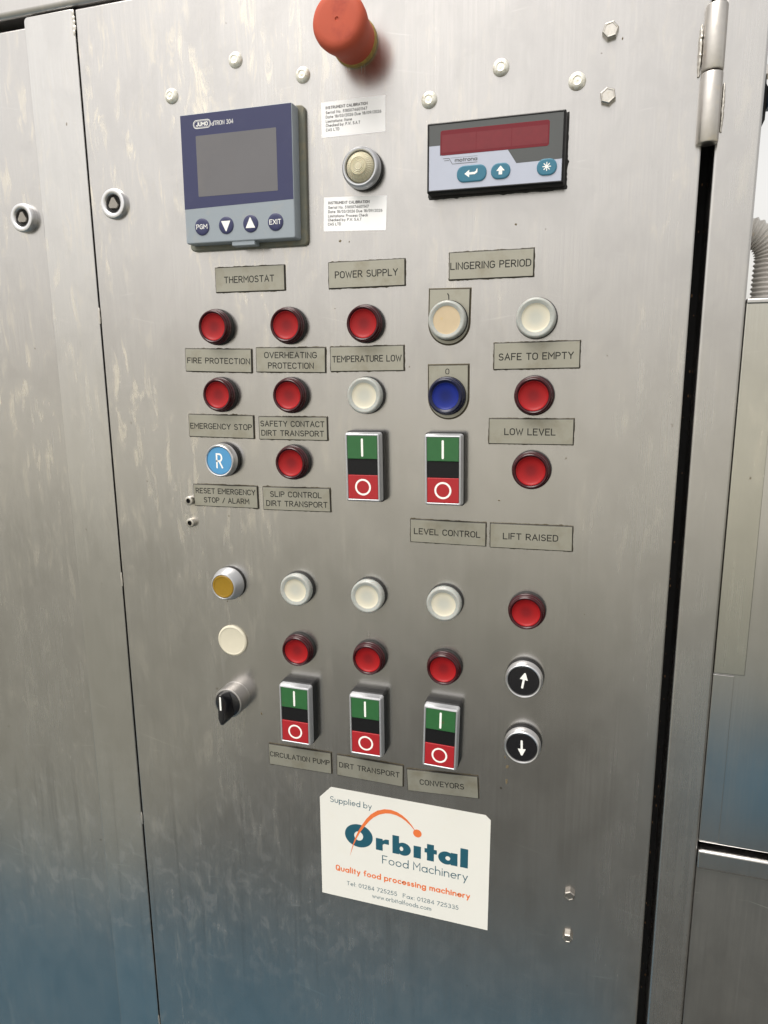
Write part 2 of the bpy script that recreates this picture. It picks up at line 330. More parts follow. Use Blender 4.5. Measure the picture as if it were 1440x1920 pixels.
G['3'] = (.50, [arc(.24, .755, .22, .245, 150, -90, 9) + arc(.24, .26, .26, .26, 90, -150, 9)[1:]])
G['4'] = (.54, [[(.42, 0), (.42, 1), (0, .26), (.56, .26)]])
G['5'] = (.50, [[(.46, 1), (.12, 1), (.05, .56)] + arc(.22, .31, .28, .31, 125, -150, 10)])
G['6'] = (.52, [[(.36, 1), (.05, .46)] + arc(.27, .29, .26, .29, 150, -210, 14)])
G['7'] = (.50, [[(0, 1), (.52, 1), (.14, 0)]])
G['8'] = (.52, [arc(.26, .76, .21, .24, 0, 360, 14), arc(.26, .26, .26, .26, 0, 360, 14)])
G['9'] = (.52, [[(.16, 0), (.47, .54)] + arc(.25, .71, .26, .29, -30, 330, 14)])
# geometric lower case, x-height .62
def bowl(cx=.29): return arc(cx, .30, .29, .31, 0, 360, 16)
G['a'] = (.58, [bowl(), [(.58, .62), (.58, 0)]]); G['b'] = (.58, [bowl(), [(0, 1.05), (0, 0)]]); G['c'] = (.48, [arc(.29, .31, .29, .31, 45, 315, 12)])
G['d'] = (.58, [bowl(), [(.58, 1.05), (.58, 0)]]); G['e'] = (.56, [[(0, .33), (.57, .33)] + arc(.285, .31, .285, .31, 4, 315, 14)])
G['f'] = (.30, [arc(.30, .86, .17, .17, 80, 180, 6) + [(.13, 0)], [(0, .60), (.28, .60)]])
G['g'] = (.58, [bowl(), [(.58, .62), (.58, -.08)] + arc(.30, -.08, .28, .24, 0, -160, 8)])
G['h'] = (.50, [[(0, 1.05), (0, 0)], [(0, .36)] + arc(.25, .37, .25, .25, 170, 0, 8) + [(.50, 0)]])
G['i'] = (.04, [[(.02, .62), (.02, 0)], [(.02, .84), (.02, .89)]]); G['k'] = (.44, [[(0, 1.05), (0, 0)], [(.42, .62), (.02, .28)], [(.14, .38), (.46, 0)]])
G['l'] = (.04, [[(.02, 1.05), (.02, 0)]])
G['m'] = (.80, [[(0, .62), (0, 0)], [(0, .40)] + arc(.20, .42, .20, .20, 170, 0, 8) + [(.40, 0)], [(.40, .40)] + arc(.60, .42, .20, .20, 170, 0, 8) + [(.80, 0)]])
G['n'] = (.50, [[(0, .62), (0, 0)], [(0, .36)] + arc(.25, .37, .25, .25, 170, 0, 8) + [(.50, 0)]])
G['o'] = (.58, [bowl()]); G['p'] = (.58, [bowl(), [(0, .62), (0, -.32)]]); G['q'] = (.58, [bowl(), [(.58, .62), (.58, -.32)]])
G['r'] = (.30, [[(0, .62), (0, 0)], [(0, .34)] + arc(.22, .38, .22, .24, 175, 70, 6)])
G['s'] = (.40, [arc(.20, .455, .17, .155, 40, 250, 8) + arc(.20, .155, .20, .155, 70, -150, 8)])
G['t'] = (.26, [[(.12, .88), (.12, 0)], [(0, .60), (.26, .60)]]); G['u'] = (.50, [[(0, .62), (0, .25)] + arc(.25, .25, .25, .25, 180, 360, 8) + [(.50, .62)]])
G['v'] = (.46, [[(0, .62), (.23, 0), (.46, .62)]]); G['w'] = (.74, [[(0, .62), (.19, 0), (.37, .56), (.55, 0), (.74, .62)]])
G['x'] = (.44, [[(0, 0), (.44, .62)], [(0, .62), (.44, 0)]]); G['y'] = (.48, [[(0, .62), (.25, .02)], [(.48, .62), (.12, -.34)]])

def ribbon(b, pts, w, h, caps=True, widths=None):
    """flat band along pts (x,z) with mitred joints and rounded ends, at height h"""
    P = [Vector(p) for p in pts]
    Q = [P[0]]
    for p in P[1:]:
        if (p - Q[-1]).length > 1e-4: Q.append(p)
    P = Q; n = len(P)
    if n < 2: return
    closed = (P[0] - P[-1]).length < 1e-3 and n > 3
    L_, R_ = [], []
    for i in range(n):
        if closed and i in (0, n - 1): a, c = P[-2], P[1]; p = P[0]
        else: a, c, p = P[max(i - 1, 0)], P[min(i + 1, n - 1)], P[i]
        d1 = (p - a).normalized() if (p - a).length > 1e-6 else (c - p).normalized()
        d2 = (c - p).normalized() if (c - p).length > 1e-6 else d1
        n1, n2 = Vector((-d1.y, d1.x)), Vector((-d2.y, d2.x)); nn = n1 + n2
        nn = n1 if nn.length < .2 else nn.normalized()
        k = 1 / max(nn.dot(n1), .45); hw = (widths[i] if widths else w) / 2
        L_.append(p + nn * hw * k); R_.append(p - nn * hw * k)
    vl = [b.bm.verts.new(W(q.x, h, q.y)) for q in L_]; vr = [b.bm.verts.new(W(q.x, h, q.y)) for q in R_]
    for i in range(n - 1): b.bm.faces.new((vl[i], vl[i + 1], vr[i + 1], vr[i]))
    if caps and not closed:
        for end, sgn in ((0, -1), (n - 1, 1)):
            d = (P[1] - P[0]).normalized() if end == 0 else (P[-1] - P[-2]).normalized()
            d = d * sgn; nn = Vector((-d.y, d.x)); hw = (widths[end] if widths else w) / 2
            ring = [P[end] + nn * hw * math.cos(t) + d * hw * math.sin(t) for t in [math.pi * k / 5 for k in range(1, 5)]]
            va, vb = (vl[end], vr[end]) if sgn == 1 else (vr[end], vl[end])
            try: b.bm.faces.new([va] + [b.bm.verts.new(W(q.x, h, q.y)) for q in ring] + [vb])
            except ValueError: pass
def text(b, s, x0, x1, base, cap, stroke, h, gap=.24, space=.46, jitter=0.0):
    tot = 0; first = True
    for ch in s:
        if ch == ' ': tot += space; continue
        tot += G[ch][0] + gap
    tot -= gap
    kx = (x1 - x0 - stroke) / tot; x = x0 + stroke / 2; kz = cap - stroke
    for i, ch in enumerate(s):
        if ch == ' ': x += space * kx; continue
        w, pls = G[ch]; dz = rnd.uniform(-jitter, jitter)
        for k, pl in enumerate(pls):
            ribbon(b, [(x + px * kx, base + stroke / 2 + pz * kz + dz) for px, pz in pl], stroke, h + .012 * k + .003 * (i % 2))
        x += (w + gap) * kx
def disc(b, cx, cz, rx, rz, h, n=32, ang=0):
    b.bm.faces.new([b.bm.verts.new(W(cx + rx * math.cos(2 * math.pi * k / n) , h, cz + rz * math.sin(2 * math.pi * k / n))) for k in range(n)])
def poly(b, pts, h): b.bm.faces.new([b.bm.verts.new(W(x, h, z)) for x, z in pts])
def annulus(b, cx, cz, rx, rz, ix, iz, h, icx=None, icz=None, n=40):
    icx = cx if icx is None else icx; icz = cz if icz is None else icz
    o = [b.bm.verts.new(W(cx + rx * math.cos(2 * math.pi * k / n), h, cz + rz * math.sin(2 * math.pi * k / n))) for k in range(n)]
    q = [b.bm.verts.new(W(icx + ix * math.cos(2 * math.pi * k / n), h, icz + iz * math.sin(2 * math.pi * k / n))) for k in range(n)]
    for k in range(n): j = (k + 1) % n; b.bm.faces.new((o[k], o[j], q[j], q[k]))

# ---------------------------------------------------------------- the place: ground
def ground(name, x0, x1, y0, y1, z, m):
    me = bpy.data.meshes.new(name); me.from_pydata([(x0, y0, z), (x1, y0, z), (x1, y1, z), (x0, y1, z)], [], [(0, 1, 2, 3)])
    me.materials.append(M[m]); o = bpy.data.objects.new(name, me); C.objects.link(o); o['kind'] = 'structure'; return o
ground('ground', -400, 400, -400, 400, 0, 'field')
ground('yard_paving', -14, 14, -6.0, 6, .004, 'concrete')
ground('dark_reflection_sheet', -1.25, 5, -2.7, 2, .006, 'reflect_dark')  # unseen dark sheet, added to darken what the lower door mirrors
ground('blue_reflection_strip', -3.2, .1, -0.92, -.30, .010, 'reflect_blue')  # unseen strip, added to tint the door's lowest reflections blue
ground('blue_reflection_patch', .30, 1.2, -2.42, -1.70, .010, 'reflect_blue')  # unseen patch, added to put a blue band in the side cabinet's reflection

# ---------------------------------------------------------------- cabinet
def panel(name, m, parent, x0, x1, z0, z1, h0, h1, bev=1.6, kind=None): return box(x0, x1, z0, z1, h0, h1, bev=bev, r=bev, name=name, m=m, parent=parent, kind=kind)
GB = -1100  # bottoms run on below the frame
cab = thing('control_cabinet', 'large brushed steel control cabinet whose door carries all the lamps and buttons', 'cabinet', 0, 0)
panel('carcass', 'dark', cab, -1200, 84, GB, 289, -420, -34, bev=1)
door = panel('door', 'door', cab, -433.2, 49.6, GB, 290.3, -26, 0, bev=1.4)
door['label'] = 'wide steel door with lamps, push buttons and engraved nameplates'
ld = panel('door', 'door_left', cab, -1150, -470, GB, 284.4, -26, -1.6, bev=1.6)
ld['label'] = 'plain steel door at the left edge with one triangular key lock'
box(-485, -434.6, GB, 291.0, -1.5, -.1, bev=.7, r=3.5, name='cover_strip', m='strip', parent=ld)
panel('lid', 'lid', cab, -1200, 84, 292.6, 560, -300, 1, bev=4.5)
panel('frame_post', 'post', cab, 57.2, 84.4, GB, 420, -90, 0, bev=1.8)

# debris caught in the hinge gap
b = B()
for k in range(46):
    x, z = rnd.uniform(51.5, 56.5), rnd.uniform(-560, 130); h = -33.6; s_ = rnd.uniform(.4, 1.3); n = 5
    a0 = rnd.uniform(0, 6)
    b.rings([[W(x + s_ * .5 * f * math.cos(a0 + 2 * math.pi * q / n), h + dh, z + s_ * f * math.sin(a0 + 2 * math.pi * q / n)) for q in range(n)] for f, dh in ((1, 0), (.8, .5))])
o = b.make('gap_debris', 'debris', smooth=0, kind='stuff'); o.location = (0, 0, Z0); o['label'] = 'flecks of dry debris caught inside the hinge gap'; o['category'] = 'debris'

# neighbouring cabinet on the right
nb = thing('side_cabinet', 'lower steel cabinet at the right edge beyond the frame post', 'cabinet', 0, 0)
panel('lap_plate', 'side_lap', nb, 84.9, 106, -224.6, 43, -3, -1.0, bev=.6)
panel('top_flange', 'side', nb, 84.9, 330, 40.6, 44.4, -60, -.2, bev=1.2)
panel('upper_panel', 'side', nb, 84.9, 330, -368, 40.4, -40, -3.4, bev=1)
panel('seam_plate', 'side', nb, 84.9, 99.3, -366, -226, -3.2, -2.4, bev=.4)
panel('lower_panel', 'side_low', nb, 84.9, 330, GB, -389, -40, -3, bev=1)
panel('rail', 'side', nb, 84.9, 330, -388.3, -372.2, -40, 1.5, bev=1.6)
panel('carcass_side', 'dark', nb, 84.9, 330, GB, 39, -90, -41, bev=.5)

# corrugated hose beyond the post
def hose_path(s_):
    if s_ < 40: return Vector((107.0 - .02 * (40 - s_), 36 + s_)), 90.0
    a = min((s_ - 40) / 21.5, 1.9)
    return Vector((85.5 + 21.5 * math.cos(a), 76 + 21.5 * math.sin(a))), 90 + math.degrees(a)
b = B(); rings = []; nst = 190
for k in range(nst):
    s_ = k * .42; p, ang = hose_path(s_); rad = 9.9 + .75 * math.cos(2 * math.pi * s_ / 3.3)
    d = Vector((math.cos(R(ang)), math.sin(R(ang)))); nn = Vector((d.y, -d.x))
    rings.append([W(p.x + nn.x * rad * math.cos(t), -62 + rad * math.sin(t), p.y + nn.y * rad * math.cos(t)) for t in [2 * math.pi * q / 28 for q in range(28)]])
b.rings(rings)
o = b.make('conduit_hose', 'hose'); o.location = (0, 0, Z0)
o['label'] = 'grey corrugated hose with a rusty top, bending up beyond the post'; o['category'] = 'hose'

# blue box behind the post at the upper right
bx = thing('wall_isolator', 'dark blue box just showing past the frame post at upper right', 'switch box', 0, 0)
def bpart(name, m, pts, h0, h1, parent):
    b = B(); b.rings([[W(x, h, z) for x, z in pts] for h in (h0, h1)]); return b.make(name, m, parent, smooth=0)
bpart('mounting_plate', 'black', [(86, 166), (93.2, 166), (95.2, 171), (95.6, 192), (94.3, 194.5), (93.9, 200), (86, 200)], -66, -60, bx)
bpart('box_body', 'blue_box', [(95.7, 178), (160, 178), (160, 197), (98.5, 197), (95.7, 193.5)], -66, -52, bx)
bpart('conduit_stub', 'hinge', [(86, 200.3), (160, 200.3), (160, 204), (94.4, 205.4), (92, 208), (86, 208)], -70, -58, bx)

# ---------------------------------------------------------------- fittings on the doors
def hexagon(r, a0=0):
    return lambda i=0: [((r - i) * math.cos(R(a0 + 60 * k)), (r - i) * math.sin(R(a0 + 60 * k))) for k in range(6)]
# hinge (part of the door)
hg = door
def vcyl(name, m, cx, ch, z0, z1, r, parent, bev=1.2):
    b = B(); rings = []
    for rad, z in ((r - bev, z0), (r - bev * .3, z0 + bev * .3), (r, z0 + bev), (r, z1 - bev), (r - bev * .3, z1 - bev * .3), (r - bev, z1)):
        rings.append([W(cx + rad * math.cos(2 * math.pi * k / 32), ch + rad * math.sin(2 * math.pi * k / 32), z) for k in range(32)])
    b.rings(rings); return b.make(name, m, parent)
vcyl('hinge_knuckle', 'hinge', 52.4, 2.5, 184.9, 223.5, 6.7, hg)
vcyl('hinge_knuckle', 'hinge', 52.4, 2.5, 142.0, 184.3, 6.7, hg)
def bead(name, x, z0, z1, w, h, parent, m='weld'):
    b = B(); rings = []; n = max(6, int((z1 - z0) / 1.3))
    for k in range(n + 1):
        z = z0 + (z1 - z0) * k / n; f = math.sin(math.pi * min(1, max(.06, k / n))) ** .35; s_ = f * (1 + .08 * math.sin(k * 2.3)) * rnd.uniform(.93, 1.06); dx = rnd.uniform(-.2, .2)
        rings.append([W(x + dx + w / 2 * s_ * math.cos(t), max(-.6, h * s_ * math.sin(t)), z) for t in [2 * math.pi * q / 10 for q in range(10)]])
    b.rings(rings); return b.make(name, m, parent)
bead('hinge_weld', 44.4, 183.5, 214.5, 3.0, 2.6, hg)
bead('hinge_weld', 60.2, 149, 179, 2.6, 2.2, hg)
# weld tacks on the seam between strip and door
for z0, z1 in ((41, 55.5), (-201, -187), (-455, -441), (-702, -688)): bead('weld_tack', -434.0, z0, z1, 1.8, .8, ld)
for q in range(5):
    zz = 271 + q * 3.6 + rnd.uniform(-.6, .6); bead('weld_tack', -435 + rnd.uniform(-.5, .8), zz, zz + rnd.uniform(3.8, 5.2), rnd.uniform(2.2, 4.2), .7, ld)

M['lock_core'] = mat('worn lock core', (.30, .28, .25), .42, 1, noise=.3, nscale=1200)
# quarter turn locks (part of each door)
def lock(parent, x, z):
    a = B().lathe([(12.3, -1.8), (12.4, 1.5), (12.1, 3.2), (11.4, 4.2), (10.2, 4.6), (8.6, 4.3), (7.6, 3.6), (7.2, 2.6), (7.2, .3)], 56, cap0=False, cap1=False).make('lock_ring', 'chrome', parent)
    b = B(); b.lathe([(7.25, .3), (5, .35)], 40, cap0=False); b = b.make('lock_recess', 'rubber', parent)
    tri = lambda i=0: [((5.2 - i) * math.cos(R(q)), (5.2 - i) * math.sin(R(q))) for q in (74, 90, 106, 194, 210, 226, 314, 330, 346)]
    c = B(); c.stack(tri, [(0, .2), (0, 2.8), (.5, 3.4)]); c = c.make('lock_triangle', 'lock_core', parent)
    for o in (a, b, c): o.location = W(x, 0, z)
lock(ld, -504.6, 133.9); lock(door, -408.2, 138.7)

# rivets, bolts and cap screws (parts of the door)
def rivet(x, z, tilt):
    B_ = B(); B_.lathe([(5.9, 0), (5.8, .6), (5.3, 1.5), (4.3, 2.4), (3.0, 2.9), (2.6, 2.6), (1.7, 2.5), (.6, 2.8)], 28, cx=tilt * .2)
    o = B_.make('rivet', 'rivet', door); o.location = W(x, 0, z); o.rotation_euler = (0, rnd.uniform(0, 6), 0)
for x, z in ((-288.8, 234.6), (-232.8, 217.5), (-347.1, 215.6), (-83.7, 204.5), (-31.7, 190.1), (-134.8, 189.6)): rivet(x, z, rnd.uniform(-1, 1))
M['bolt_dull'] = mat('dull bolt', (.34, .32, .29), .42, 1, noise=.3, nscale=1200)
def hexbolt(x, z, a0, r=5.4, h=4.2, m='screw'):
    b = B(); b.stack(hexagon(r, a0), [(0, 0), (0, h - .7), (.7, h), (1.2, h), (1.5, h - .35)]); o = b.make('bolt', m, door, smooth=25); o.location = W(x, 0, z)
hexbolt(-11.6, 217.4, 12); hexbolt(-11.2, 177.9, 40)
hexbolt(-10.4, -434.8, 25, 4.5, 4.0, 'bolt_dull'); hexbolt(-10.3, -476.1, 5, 4.3, 4.0, 'bolt_dull')
def capscrew(x, z):
    a = B().lathe([(4.1, 0), (4.1, 3.8), (3.8, 4.4), (3.4, 4.6), (2.2, 4.6), (2.05, 4.2)], 32, cap1=False).make('cap_screw', 'screw', door)
    b = B(); b.stack(hexagon(2.15, 15), [(0, 4.25), (0, 2.0)], cap0=False); b = b.make('hex_socket', 'rubber', door, smooth=0)
    a.location = b.location = W(x, 0, z)
capscrew(-352.9, -113.9); capscrew(-352.9, -134.0)

# ---------------------------------------------------------------- lamps and buttons
def base_ring(t, r=14.8, h=3.2, m='rubber'):
    B().lathe([(r - .5, 0), (r, .4), (r, h - .5), (r - .4, h)], 56).make('gasket_ring', m, t)
def pilot(label, cat, x, z, ring, face, group, name='pilot_lamp', dish=2.2, face_r=11.0, hh=9.6, wide=False):
    t = thing(name, label, cat, x, z, 0, rnd.uniform(-25, 25), group)
    base_ring(t)
    k = hh - 9.6
    if wide: prof = [(14.1, 2.9), (14.3, 3.3), (14.3, 5.6), (14.2, 8.2), (13.7, 9.1), (13.1, 9.55), (12.5, 9.65), (12.0, 9.5), (face_r, 9.0), (face_r - .15, 8.3)]
    else: prof = [(14.2, 2.9), (14.4, 3.2), (14.4, 5.2), (14.0, 5.6), (13.65, 5.7), (13.6, 6.1), (13.7, 6.5), (13.45, 8.9), (13.0, 9.8), (12.3, 10.2), (11.7, 10.0), (face_r, 9.2), (face_r - .15, 8.3)]
    B().lathe(prof, 64, cap1=False).make('lens_ring', ring, t)
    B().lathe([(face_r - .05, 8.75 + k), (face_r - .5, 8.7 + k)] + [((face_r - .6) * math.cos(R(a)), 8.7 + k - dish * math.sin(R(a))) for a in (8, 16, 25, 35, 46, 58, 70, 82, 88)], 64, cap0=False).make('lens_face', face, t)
    return t
CX = (-317.0, -250.2, -184.7, -119.3, -53.4)
RG = 'round red indicator lamps'
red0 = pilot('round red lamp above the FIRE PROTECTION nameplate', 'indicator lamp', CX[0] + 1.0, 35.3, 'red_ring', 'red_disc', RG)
def red(x, z, label, rot=0): return copy_thing(red0, x, z, 0, rnd.uniform(-30, 30), label)
red(CX[1], 34.9, 'round red lamp above the OVERHEATING PROTECTION nameplate')
red(CX[2], 34.6, 'round red lamp above the TEMPERATURE LOW nameplate')
red(CX[0] + 1.6, -20.4, 'round red lamp between the FIRE PROTECTION and EMERGENCY STOP nameplates')
red(CX[1], -20.7, 'round red lamp between the OVERHEATING PROTECTION and SAFETY CONTACT nameplates')
red(CX[1], -76.2, 'round red lamp above the SLIP CONTROL DIRT TRANSPORT nameplate')
red(CX[4] + .1, -20.4, 'round red lamp between the SAFE TO EMPTY and LOW LEVEL nameplates')
red(CX[4] - .1, -76.1, 'round red lamp under the LOW LEVEL nameplate')
red(CX[4], -187.8, 'round red lamp above the black up arrow button')
red(CX[3], -243.3, 'round red lamp above the CONVEYORS green and red push button')
red(CX[1] - .6, -242.6, 'round red lamp above the CIRCULATION PUMP green and red push button')
red(CX[2], -242.5, 'round red lamp above the lower DIRT TRANSPORT green and red push button')
WG = 'round milky white push buttons'
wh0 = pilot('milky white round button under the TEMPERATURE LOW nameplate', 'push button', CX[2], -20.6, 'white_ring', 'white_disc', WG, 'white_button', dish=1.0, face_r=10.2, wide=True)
for x, z, l in ((CX[4], 35.1, 'milky white round button above the SAFE TO EMPTY nameplate'),
                (CX[1] + .3, -186.6, 'milky white round button directly right of the yellow button'),
                (CX[2], -186.6, 'milky white round button in the lower row, middle of its three'),
                (CX[3], -187.0, 'milky white round button in the lower row, left of a red lamp')):
    copy_thing(wh0, x, z, 0, rnd.uniform(-30, 30), l)
pilot('yellowed round button on the legend plate marked 1', 'push button', CX[3] + .6, 35.3, 'white_ring', 'amber_disc', None, 'yellowed_button', dish=.2, face_r=10.4, wide=True)
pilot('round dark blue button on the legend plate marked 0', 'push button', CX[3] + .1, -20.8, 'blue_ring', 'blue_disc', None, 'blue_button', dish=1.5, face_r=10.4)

def bezel_button(name, label, x, z, capmat, group=None, r=14.6, h0=4.2, h1=11.0, inner=12.0, base='black'):
    t = thing(name, label, 'push button', x, z, 0, 0, group)
    base_ring(t, r + .2, h0, base)
    B().lathe([(r - .1, h0 - .2), (r - .1, h0 + 2.5), (r - .5, h1 - 1.6), (r - 1.0, h1 - .5), (r - 1.6, h1), (inner + .25, h1 - .25), (inner, h1 - .8), (inner, h1 - 2.5)], 64, cap1=False).make('bezel', 'chrome', t)
    B().lathe([(inner - .05, h1 - 2.4), (inner - .15, h1 - 1.15), (inner - .6, h1 - .8)], 64, cap0=False).make('button_cap', capmat, t)
    return t
t = bezel_button('reset_button', 'sky blue round button marked R in a silver bezel', CX[0] + 1.0, -76.0, 'cyan')
b = B(); text(b, 'R', -3.2, 3.4, -6.6, 13.0, 1.45, 10.26); b.make('lettering', 'white_print', t)
def arrow(t, sgn, rot):
    b = B(); ca, sa = math.cos(R(rot)), math.sin(R(rot))
    f = lambda pts: [(x * ca - z * sa, x * sa + z * ca) for x, z in pts]
    poly(b, f([(-3.2, 1.2 * sgn), (3.2, 1.2 * sgn), (.5, 7.0 * sgn), (-.5, 7.0 * sgn)]), 10.26)
    ribbon(b, f([(0, -5.6 * sgn), (0, 1.6 * sgn)]), 1.7, 10.28, True)
    b.make('arrow', 'white_print', t)
t = bezel_button('arrow_button', 'black round button with a white arrow pointing up', CX[4] - .1, -244.2, 'black_gloss', 'black arrow buttons in silver bezels', r=15.0, inner=12.4); arrow(t, 1, -9)
t = bezel_button('arrow_button', 'black round button with a white arrow pointing down', CX[4] + .2, -301.8, 'black_gloss', 'black arrow buttons in silver bezels', r=15.0, inner=12.4); arrow(t, -1, 2)
# yellow lit button in a conical silver bezel
t = thing('yellow_button', 'small mustard yellow button in a domed silver bezel', 'push button', CX[0] - .2, -187.6)
base_ring(t, 14.9, 2.5)
B().lathe([(14.8, 2.3), (14.9, 4.0), (14.4, 6.5), (13.3, 9.5), (12.2, 12.4), (11.5, 13.6), (10.9, 13.8), (10.5, 13.3), (10.4, 11.5)], 64, cap1=False).make('bezel', 'silver_plastic', t)
B().lathe([(10.35, 11.5), (10.3, 13.4), (9.9, 13.8), (8.9, 13.9), (8.7, 13.55), (8.3, 13.5)], 64, cap0=False).make('button_cap', 'yellow', t)
# blanking plug
t = thing('blanking_plug', 'flat cream plastic plug in the panel hole above the selector switch', 'blanking plug', -317.8, -242.8)
B().lathe([(14.4, 0), (14.6, .6), (14.4, 1.6), (13.6, 2.3), (12.8, 2.45), (12.5, 2.2), (11.9, 2.1)], 64).make('plug_disc', 'cream_plug', t)
# selector
M['collar'] = mat('dull collar steel', (.40, .385, .37), .40, 1, noise=.1, nscale=600)
t = thing('selector_switch', 'black selector switch with a white pointer line on a steel collar', 'selector switch', -317.6, -297.8)
B().lathe([(14.3, 0), (14.3, .5), (14.0, .7), (14.0, 14.6), (13.8, 15.6), (13.2, 16.0), (12.3, 16.0), (12.9, 15.8), (12.8, 13.0)], 64, cap1=False).make('collar', 'collar', t)
B().lathe([(12.75, 12.8), (12.7, 15.4), (12.2, 16.4), (10.5, 17.3), (7.0, 18.0), (3.0, 18.2)], 56, cap0=False).make('knob', 'black_gloss', t)
b = B()
pl = [(-2.4, 12.6), (-1.4, 13.6), (1.4, 13.6), (2.4, 12.6), (4.6, 6), (5.2, -9.5), (2.6, -14.4), (1.6, -15.3), (-1.6, -15.3), (-2.6, -14.4), (-5.2, -9.5), (-4.6, 6)]
b.rings([[W(x * k, h, z * q) for x, z in pl] for k, q, h in ((1.5, .88, 15.0), (1.3, .95, 19.0), (.85, 1.0, 25.0), (.66, 1.0, 27.4), (.55, .975, 28.4), (.48, .96, 28.5))])
b.make('handle', 'black_gloss', t, smooth=40)
b = B(); ribbon(b, [(0, 11.4), (0, -.2)], 1.7, 28.56); b.make('pointer_line', 'white_print', t)

# clear ribbed lamp between the calibration labels
t = thing('ribbed_lamp', 'cream ribbed dome lamp in a silver bezel between two white labels', 'indicator lamp', -185.0, 146.8)
base_ring(t, 15.0, 4.5)
B().lathe([(14.8, 4.4), (14.9, 6), (14.5, 8.8), (13.8, 10.4), (12.9, 11.0), (12.0, 10.9), (11.4, 10.2), (11.2, 8.0)], 64, cap1=False).make('bezel', 'silver_plastic', t)
b = B(); rings = []
NS = 144
for r_, h_ in ((11.1, 7.6), (10.9, 8.8), (10.3, 10.2), (9.3, 11.6), (8.0, 12.8), (6.4, 13.7), (6.0, 14.3), (5.6, 13.9), (5.0, 14.3), (4.5, 14.0), (3.9, 14.5), (3.4, 14.2), (2.8, 14.7), (2.2, 14.4), (1.5, 14.8), (.6, 14.6)):
    rib = .22 if 6.2 < r_ < 11 else 0
    rings.append([W(r_ * math.cos(2 * math.pi * k / NS), h_ + rib * math.cos(36 * 2 * math.pi * k / NS), r_ * math.sin(2 * math.pi * k / NS)) for k in range(NS)])
b.rings(rings, cap0=False); b.make('ribbed_lens', 'lens_clear', t, smooth=60)

# emergency stop
t = thing('emergency_stop_button', 'big faded red mushroom push button at the top of the door', 'emergency stop', -190.6, 234.2)
B().lathe([(16.9, 0), (17.0, .6), (16.9, 3.2), (16.4, 4.0), (15.5, 4.2)], 64).make('collar', 'estop_yellow', t)
B().lathe([(16.1, 4.0), (16.3, 12), (17.6, 20), (19.0, 27), (19.4, 31.5), (19.1, 34.2), (18.0, 36.3), (16.0, 37.6), (13.0, 38.0), (5.0, 37.9), (1.5, 37.9), (1.1, 37.3), (.4, 37.2)], 72).make('mushroom_head', 'estop', t)

# double push buttons
DG = 'green and red double push buttons'
def double(label, x, z, rot):
    t = thing('double_button', label, 'push button', x, z, 0, rot, DG)
    B().stack(rr(30.8, 57.2, 2.4), [(0, 0), (0, 7.6), (.6, 8.2)]).make('base_housing', 'black', t)
    b = B(); o_ = rr(29.8, 55.6, 2.0)
    b.stack(o_, [(0, 8.0), (.1, 12.6), (.5, 14.2), (1.0, 15.0), (1.9, 15.3), (2.2, 15.0), (2.3, 13.6)], cap1=False); b.make('frame', 'silver_plastic', t)
    box(-12.5, 12.5, 7.0, 25.4, 9, 15.0, .35, name='button_cap', m='green', parent=t)
    box(-12.5, 12.5, -5.9, 6.9, 9, 14.3, .2, name='centre_lens', m='black', parent=t)
    c = box(-12.5, 12.5, -25.4, -6.0, 9, 15.0, .35, name='button_cap', m='red', parent=t); c['label'] = 'red button cap with a white ring'
    b = B(); ribbon(b, [(0, 9.6), (0, 22.4)], 1.75, 15.06); b.make('on_mark', 'white_print', t)
    b = B(); annulus(b, 0, -15.7, 6.7, 6.7, 5.2, 5.2, 15.06); b.make('off_mark', 'white_print', t)
    return t
d0 = double('green and red double push button under the white button, in the upper row', -184.6, -77.0, .6)
for x, z, rot, l in ((-119.3, -77.0, .6, 'green and red double push button under the dark blue button'),
                     (-251.6, -300.4, -.2, 'green and red double push button above the CIRCULATION PUMP nameplate'),
                     (-185.4, -301.0, .3, 'green and red double push button above the lower DIRT TRANSPORT nameplate'),
                     (-119.9, -301.6, -1.4, 'green and red double push button above the CONVEYORS nameplate')):
    copy_thing(d0, x, z, 0, rot, l)

# ---------------------------------------------------------------- engraved nameplates
def rough_rect(w, h, amp, step=1.1, sd=0):
    q = random.Random(sd); P = []; per = [(-w / 2, -h / 2), (w / 2, -h / 2), (w / 2, h / 2), (-w / 2, h / 2)]
    for i in range(4):
        (x0, z0), (x1, z1) = per[i], per[(i + 1) % 4]; n = int(math.hypot(x1 - x0, z1 - z0) / step); nx, nz = ((0, -1), (1, 0), (0, 1), (-1, 0))[i]
        run = 0
        for k in range(n):
            u = k / n; run = run * .6 + q.uniform(-amp, amp) * .6; e = max(-.15, run) * (1 + .9 * (q.random() < .12)) + amp * .35
            P.append((x0 + (x1 - x0) * u + nx * e, z0 + (z1 - z0) * u + nz * e))
    return P
def plate(words, x, z, w, h, rot, lines, cap=5.0, st=.80, sd=1, out=None, label=None, th=1.5):
    t = thing('nameplate', label or ('small grey nameplate engraved ' + words), 'nameplate', x, z, 0, rot, 'engraved nameplates')
    P = rough_rect(w + .5, h + .5, .42, sd=sd)
    b = B(); b.rings([[W(px * k, hh, pz * k) for px, pz in P] for k, hh in ((1.0, .05), (.992, .45))]); b.make('adhesive_edge', 'sealant', t, smooth=0)
    b = B(); b.stack(out or rr(w, h, .3, 2), [(0, .1), (0, th - .3), (.5, th)]); b.make('black_core', 'plate_core', t, smooth=0)
    b = B(); b.stack(out or rr(w, h, .3, 2), [(.52, th - .02), (.56, th + .06)]); b.make('plate_face', 'plate', t, smooth=0)
    b = B()
    for s, wd, cx, cz in lines: text(b, s, cx - wd / 2, cx + wd / 2, cz - cap / 2 - .2, cap + .4, st, th + .075, jitter=.06)
    b.make('lettering', 'ink', t, smooth=0)
    return t
